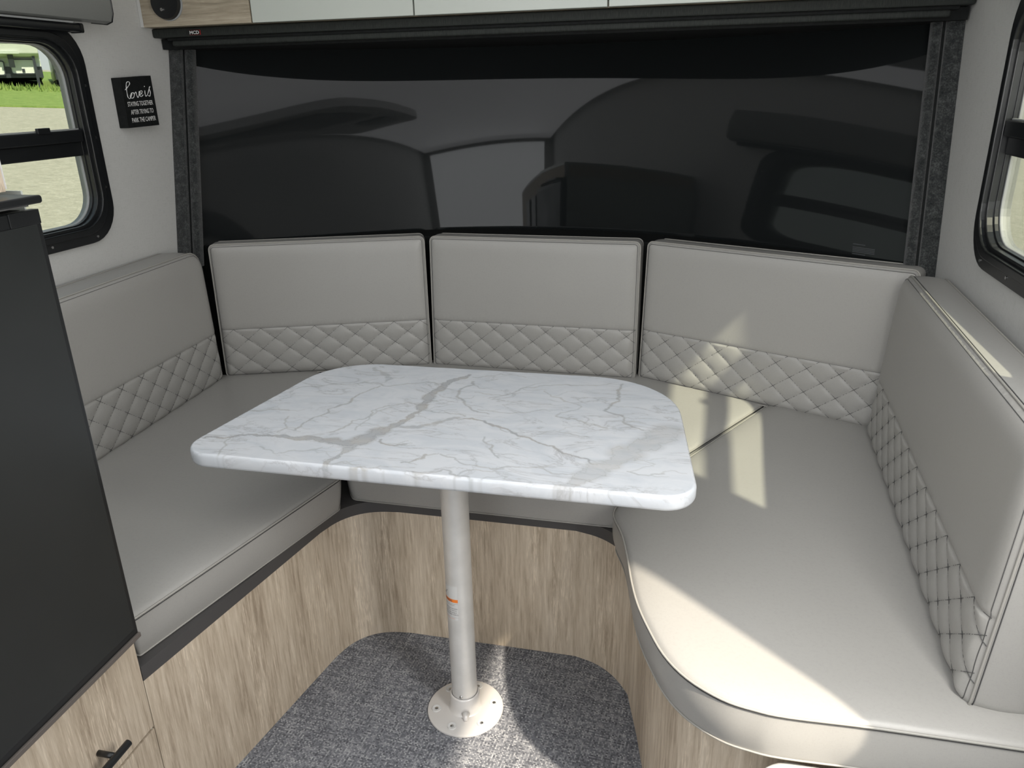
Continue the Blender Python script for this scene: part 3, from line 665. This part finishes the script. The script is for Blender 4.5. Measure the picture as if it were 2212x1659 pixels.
def paint(P, Wd, s, power=1.):
    for a, b, wa, wb in zip(P[:-1], P[1:], Wd[:-1], Wd[1:]):
        d = b - a; mxw = max(wa, wb) + .003
        c = (a + b) / 2; R_ = np.linalg.norm(d) / 2 + mxw; near = np.where((np.abs(VP[:, 0] - c[0]) < R_) & (np.abs(VP[:, 1] - c[1]) < R_))[0]
        if not len(near): continue
        q = VP[near]; t = np.clip(((q - a) @ d) / (d @ d + 1e-12), 0, 1); dist = np.hypot(*(q - a - t[:, None] * d).T); ww = wa + (wb - wa) * t
        val = s * np.clip(1.15 - np.clip((dist - ww * .55) / (ww * .45 + .0012), 0, 1.15), 0, 1)
        mask[near] = np.maximum(mask[near], val)
for key, (pts_, w_, s_) in VE.items():
    P, Wd = fractal(pts_, w_); paint(P, Wd, s_)
    if hasattr(w_, '__len__') and max(w_) > .007:     # darker ragged edge lines and side splinters on the broad veins
        for sgn in (-1, 1):
            E_ = np.array([p + sgn * Wd[i] * .8 * np.array([-(P[min(i + 1, len(P) - 1)] - P[i - 1 if i else 0])[1], (P[min(i + 1, len(P) - 1)] - P[i - 1 if i else 0])[0]]) / (np.linalg.norm(P[min(i + 1, len(P) - 1)] - P[i - 1 if i else 0]) + 1e-9) for i, p in enumerate(P)])
            paint(E_, np.full(len(E_), .0008), s_ + .15)
    for _ in range(3):
        i = rng.integers(0, len(P)); a = rng.uniform(-.5, .9); L_ = rng.uniform(.02, .07)
        S_, Ws = fractal([P[i], P[i] + np.array([math.cos(a), math.sin(a)]) * L_], [.001, .0003], .4, 3); paint(S_, Ws, s_ * .7)
nb = len(tpb)
bm_pts = [Vector(p) for p in VP]; V2, _, F2, _, _, _ = delaunay_2d_cdt(bm_pts, [(i, (i + 1) % nb) for i in range(nb)], [], 0, 1e-6)
V = np.array([tuple(p) for p in V2]); F = np.array([tuple(f) for f in F2]); F = F[in_poly(V[F].mean(1), tpb)]
dd = dist_poly(V, tpb)
def tz(d): t = np.clip(d / .003, 0, 1); return .740 - .003 * (1 - np.sqrt(1 - (1 - t) ** 2))
vv = [(x, y, z) for (x, y), z in zip(V, tz(dd))]; ff = [tuple(f) for f in F]; mk_ = list(mask[:len(V)]) if len(V) == len(VP) else None
if mk_ is None:
    mk_ = [0] * len(V)
cen = np.mean(tpb, 0); prev = list(range(nb))
tn = []
for i in range(nb):
    t = np.array(tpb[(i + 1) % nb]) - np.array(tpb[i - 1]); t /= np.linalg.norm(t); tn.append(np.array([t[1], -t[0]]))
for (o_, z_) in ((.0012, .734), (.0012, .718), (-.001, .7125), (-.006, .710)):
    new = []
    for i in range(nb): p = np.array(tpb[i]) + tn[i] * o_; new.append(len(vv)); vv.append((p[0], p[1], z_)); mk_.append(mk_[i] * .6)
    for i in range(nb): i2 = (i + 1) % nb; ff.append((prev[i], new[i], new[i2], prev[i2]))
    prev = new
ff.append(tuple(prev)[::-1])
to = mesh('tabletop', vv, ff, M_MARBLE, None, True); to.data.set_sharp_from_angle(angle=1.0)
at_ = to.data.attributes.new('vein', 'FLOAT', 'POINT'); at_.data.foreach_set('value', np.array(mk_, dtype=np.float32))
PX, PY = -.474, 1.356
pole = lathe('pole', [(.0295, .055), (.0295, .7095)], (PX, PY, 0), M_METAL)
collar = lathe('pole_collar', [(.040, .012), (.0365, .016), (.0345, .024), (.0345, .052), (.0325, .055), (.0305, .0555), (.0303, .030)], (PX, PY, 0), M_BASEP)
under = lathe('top_socket', [(.085, .7095), (.085, .703), (.04, .690), (.036, .660), (.0300, .659)], (PX, PY, 0), M_BASEP)
base = lathe('floor_flange', [(.0855, .0005), (.0885, .001), (.0895, .004), (.0885, .0065), (.082, .0085), (.06, .0105), (.040, .012), (.0, .0122)], (PX, PY, 0), M_BASEP, n=72)
adopt(tb, to, pole, collar, under, base)
for i in range(6):
    a = math.radians(20 + 60 * i); x, y = PX + .068 * math.cos(a), PY + .068 * math.sin(a)
    w = lathe('screw_cup', [(.0110, .0090), (.0105, .0118), (.0095, .0119), (.0060, .0104), (.0, .0102)], (x, y, 0), M_WHITE, n=20)
    s = lathe('screw', [(.0042, .0100), (.0040, .0112), (.003, .0117), (.0, .0118)], (x, y, 0), M_STEEL, n=16)
    adopt(tb, w, s)
def cyl(a, z, r): return (PX + r * math.cos(a), PY + r * math.sin(a), z)
sc_ = tube('set_screw', [cyl(math.radians(-88), .062, .028), cyl(math.radians(-88), .062, .0312)], .0042, M_STEEL, seg=14); adopt(tb, sc_)
lockh = tube('lock_lug', [cyl(math.radians(-72), .020, .036), cyl(math.radians(-72), .014, .052)], [.010, .004], M_BASEP, seg=12); adopt(tb, lockh)
# warning label wrapped on the pole; right edge towards the camera
RA = math.radians(-80)
def wrap(u, v, r=.0300): return cyl(RA - u / .0295 * 1.0, v, r)      # u metres to the left of the label's right edge
def patch(name, u0, u1, z0, z1, mat, r):
    v, f = [], []; n = 16
    for i in range(n + 1):
        u = u0 + (u1 - u0) * i / n; v += [wrap(u, z0, r), wrap(u, z1, r)]
    for i in range(n): f.append((2 * i, 2 * i + 1, 2 * i + 3, 2 * i + 2))
    return mesh(name, v, f, mat, None, True)
lab = patch('warning_label', 0, .056, .276, .366, M_LABEL, .02975); adopt(tb, lab)
adopt(tb, patch('label_band', 0, .056, .3235, .3315, M_ORANGE, .02985), patch('label_rule', 0, .056, .3195, .3200, M_INKL, .02985), patch('label_rule', 0, .056, .2835, .2838, M_INKL, .02985), patch('label_band', .008, .05, .2800, .2806, M_ORANGE, .02985))
def wraptext(s, right, z, w, h, mat, bold=0):
    o = lettering('label_lettering', s, w, h, lambda u, v, n: wrap(right + w - u, z + v, .02995), mat, bold=bold); adopt(tb, o)
wraptext('WARNING', .0135, .3250, .030, .0050, M_INK, .02)
wraptext('HOME AGAINST', .0075, .3150, .034, .0026, M_INKL)
for i, (s, r_, w_) in enumerate((('POSITION WHEN', .002, .036), ('THAN 5 MPH)', .004, .030), ('TABLE USE ONLY.', .003, .036), ('TO EXCEED 23KG', .0005, .040))):
    wraptext(s, r_, .3055 - i * .0052, w_, .0028, M_INK)
wraptext('+', .026, .347, .004, .004, M_INK, .02); wraptext('ar', .030, .340, .009, .005, M_INK, .02)

# ------------------------------------------------------------------ left galley column and fridge
g0 = np.array([-.940, .921]); g1_ = np.array([-.925, .36]); gd = (g1_ - g0) / np.linalg.norm(g1_ - g0); gn = np.array([-gd[1], gd[0]]); gn = gn if gn[0] > 0 else -gn
def GM(u, v, n): p = g0 + gd * u + gn * n; return (p[0], p[1], v)      # u toward the camera, n out of the face
gc = thing('galley_cabinet', 'limed oak galley cabinet under the black fridge', 'cabinet', (-1.27, .65, 0))
def gprism(n, u0, u1, v0, v1, n0, n1, mat, bv_=0): return prism(n, [(u0, v0), (u1, v0), (u1, v1), (u0, v1)], n0, n1, mat, M=GM, bevel=bv_)
gu = thing('upper_cabinet', 'limed oak cabinet above the black fridge at the left edge', 'cabinet', (-1.27, .65, 1.252))
adopt(gc, gprism('side_panel', 0, .003, .0, 1.2499, -.66, -.004, M_WHITEG), gprism('lower_panel', 0.0, .60, .001, .2640, -.02, 0, M_WOOD), gprism('panel_shadow_gap', .0, .60, .262, .275, -.022, -.012, M_STRIP))
adopt(gu, gprism('face_panel', .030, .60, 1.252, 1.316, -.02, -.001, M_WOOD, .001), gprism('side_panel', .030, .046, 1.2505, 1.316, -.66, -.021, M_WOOD), gprism('sunlit_panel_edge', .0285, .0305, 1.256, 1.316, -.02, 0, M_WHITE), gprism('top_board', .03, .60, 1.3165, 1.334, -.66, .0, M_WHITEG, .002))  # panel edge strip is coloured white for the sunlight on it
dor = gprism('door', .0, .60, .2705, .4825, -.02, 0, M_WOOD); adopt(gc, dor)
hb = tube('handle', [GM(.098 + .17 * t, .336, .036) for t in (0, 1)], .0065, M_BLACK, seg=20); adopt(gc, hb); hb.data.set_sharp_from_angle(angle=.8)
for uu in (.128, .238):
    h2 = tube('handle_post', [GM(uu, .336, .0), GM(uu, .336, .034)], .0052, M_BLACK, seg=16); adopt(gc, h2)
fr = thing('fridge', 'tall black fridge with a flat door panel, cut by the left edge', 'fridge', tuple(GM(.3, .488, 0)))
adopt(fr, gprism('body', .02, .59, .489, 1.226, -.55, .006, M_BLACKM, .002), gprism('door_frame', .004, .60, .4865, 1.226, .006, .020, M_BLACK, .003),
      gprism('door_panel', .0145, .60, .506, 1.206, .0195, .0225, M_FRIDGE, .001), gprism('bottom_trim', .004, .60, .4835, .4925, .006, .024, M_TRIMB, .001),
      gprism('corner_cap', .006, .06, 1.206, 1.226, .019, .0222, M_BLACK, .001),
      gprism('top_hinge', .02, .20, 1.231, 1.2335, -.03, .02, M_STEEL), prism('door_pull', round_poly([(.016, 1.236), (.22, 1.236), (.22, 1.247), (.016, 1.247)], .004, 3), -.018, .042, M_BLACK, M=GM, bevel=.002))

# ------------------------------------------------------------------ valance and small shade over the left window, same over the right one
def valance(M, label, label2):
    v = thing('window_valance', label, 'valance', M(1.45, 1.56, -.05))
    prof = [(-.002, 1.556), (-.050, 1.5505), (-.066, 1.556), (-.073, 1.575), (-.074, 1.66), (-.064, 1.72), (-.002, 1.725)]
    adopt(v, prism('padded_front', prof, 1.03, 1.925, M_VAL, M=lambda u, w, n: M(n, w, u), smooth=True),
          tube('piping', [M(1.925, w, u) for u, w in prof], .0025, M_BLACK, seg=6),
          prism('bottom_lip', [(-.030, 1.547), (-.055, 1.5455), (-.055, 1.5495), (-.030, 1.5505)], 1.03, 1.80, M_SEAL, M=lambda u, w, n: M(n, w, u)))
    s = thing('roller_shade', label2, 'roller shade', M(1.45, 1.54, -.03))
    adopt(s, prism('shade_bar', round_poly([(-.012, 1.527), (-.044, 1.527), (-.044, 1.546), (-.012, 1.546)], .005, 4), 1.05, 1.835, M_BLACK, M=lambda u, w, n: M(n, w, u), smooth=True),
          prism('end_cap', round_poly([(-.010, 1.525), (-.046, 1.525), (-.046, 1.548), (-.010, 1.548)], .005, 4), 1.832, 1.842, M_BLACK, M=lambda u, w, n: M(n, w, u)))
valance(mx_left, 'grey padded valance above the left window at the top left corner', 'black rolled-up shade bar under the left grey valance')
valance(mx_right, 'grey padded valance above the right window, out of the frame', 'black rolled-up shade bar above the right window, out of the frame')

# ------------------------------------------------------------------ sign on the left wall
sg = thing('wall_sign', 'small black canvas sign with white lettering between the left window and the windshield', 'sign', (XL + .015, 2.02, 1.29))
adopt(sg, prism('canvas_block', [(1.957, 1.288), (2.090, 1.2905), (2.089, 1.4265), (1.959, 1.4195)], 0.0005, .030, M_BLACKM, M=lambda u, v, n: (XL + n, u, v), bevel=.001))
def sgn(y0, z0): return lambda u, v, n: (XL + .0306, y0 + u, z0 + v + u * .03)
adopt(sg, lettering('sign_lettering', 'STAYING TOGETHER', .107, .0125, sgn(1.970, 1.3445), M_TEXT, bold=.008), lettering('sign_lettering', 'AFTER TRYING TO', .096, .0125, sgn(1.9775, 1.3230), M_TEXT, bold=.008), lettering('sign_lettering', 'PARK THE CAMPER', .102, .0125, sgn(1.976, 1.3015), M_TEXT, bold=.008))
SCRIPT = [[(1.9703, 1.3882), (1.9813, 1.3949), (1.9931, 1.4039), (1.9905, 1.4098), (1.9814, 1.4071), (1.9771, 1.3972), (1.976, 1.3814), (1.9763, 1.3701), (1.982, 1.3655), (1.9889, 1.3699), (1.995, 1.378)],
          [(2.0007, 1.3812), (1.9929, 1.379), (1.9868, 1.3722), (1.9907, 1.3663), (2.0, 1.3689), (2.0044, 1.3766), (2.0007, 1.3812), (2.0057, 1.3788), (2.0125, 1.3824), (2.0140, 1.3742), (2.018, 1.3680), (2.0245, 1.3763), (2.0265, 1.3841), (2.03, 1.3815), (2.034, 1.3798)],
          [(2.0265, 1.3754), (2.0362, 1.3785), (2.0392, 1.384), (2.0339, 1.3859), (2.0281, 1.3809), (2.0268, 1.374), (2.0317, 1.3700), (2.041, 1.3747)],
          [(2.0518, 1.3867), (2.0502, 1.3784), (2.052, 1.3710), (2.0607, 1.3759), (2.0690, 1.3875), (2.0765, 1.3965), (2.0716, 1.3920), (2.0741, 1.3804), (2.0689, 1.3710), (2.0625, 1.3735)], [(2.0520, 1.3980), (2.0532, 1.3965)]]
data = ([], [])
for s in SCRIPT:
    c = catmull(s, 6) if len(s) > 2 else s; n = len(c)
    rr = [.0006 + .0006 * abs(math.sin(i * .35)) for i in range(n)] if n > 2 else [.0013, .0013]
    tube('', [(XL + .0305, y, z) for y, z in c], rr, None, seg=6, data=data)
adopt(sg, mesh('script_lettering', data[0], data[1], M_TEXT))

# ------------------------------------------------------------------ white lid at the bottom right
wb = thing('step_stool', 'white rounded plastic top beside the right bench, cut by the bottom edge', 'stool', (.35, .9, 0))
Mid = lambda u, v, n: (u, v, n)
wpoly = round_poly([(.13, .80), (.52, .80), (.52, .985), (.13, .985)], .06, 8)
adopt(wb, prism('top', wpoly, .362, .384, M_WHITE, bevel=.008, smooth=True))
adopt(wb, prism('body', inset(wpoly, .02), .001, .362, M_WHITE, smooth=True))

# ------------------------------------------------------------------ behind the camera (seen only as reflections in the windshield)
ac = thing('ceiling_air_conditioner', 'white ceiling air conditioner with two dark grilles', 'air conditioner', (.2, -.1, 1.9))
adopt(ac, prism('shroud', round_poly([(-.05, -.55), (.40, -.55), (.40, .40), (-.05, .40)], .08), 1.90, ZC, M_WHITE, smooth=True))
for gx0, gy0, gx1, gy1 in ((.05, -.40, .22, -.20), (.05, -.08, .30, .30)):
    adopt(ac, prism('grille', round_poly([(gx0, gy0), (gx1, gy0), (gx1, gy1), (gx0, gy1)], .03), 1.896, 1.901, M_RVD))
    for i in range(9):
        x = gx0 + (gx1 - gx0) * (i + .5) / 9; adopt(ac, box('slat', (x - .003, gy0 + .01, 1.890), (x + .003, gy1 - .01, 1.8965), M_WHITE))
gal = thing('kitchen_counter', 'limed oak kitchen counter with black oven front behind the camera', 'counter', (-1.28, -.7, 0))
adopt(gal, box('carcass', (XL + .001, -1.3, .001), (-.935, .30, 1.315), M_WOOD), box('worktop', (XL + .001, -1.3, 1.3165), (-.935, .305, 1.334), M_WHITE, bevel=.004),
      box('oven_front', (-.94, -.10, .6), (-.915, .15, 1.2), M_BLACK, bevel=.004), box('drawer_front', (-.94, -.55, .6), (-.915, -.25, 1.2), M_BLACK, bevel=.004))
cl_ = thing('ceiling_lamp', 'round white ceiling lamp over the aisle behind the camera', 'lamp', (-.95, .3, 1.93))
adopt(cl_, lathe('diffuser', [(.0, 0), (.07, .006), (.09, .02), (.095, .039)], (-.95, .3, 1.93), M_WHITE))
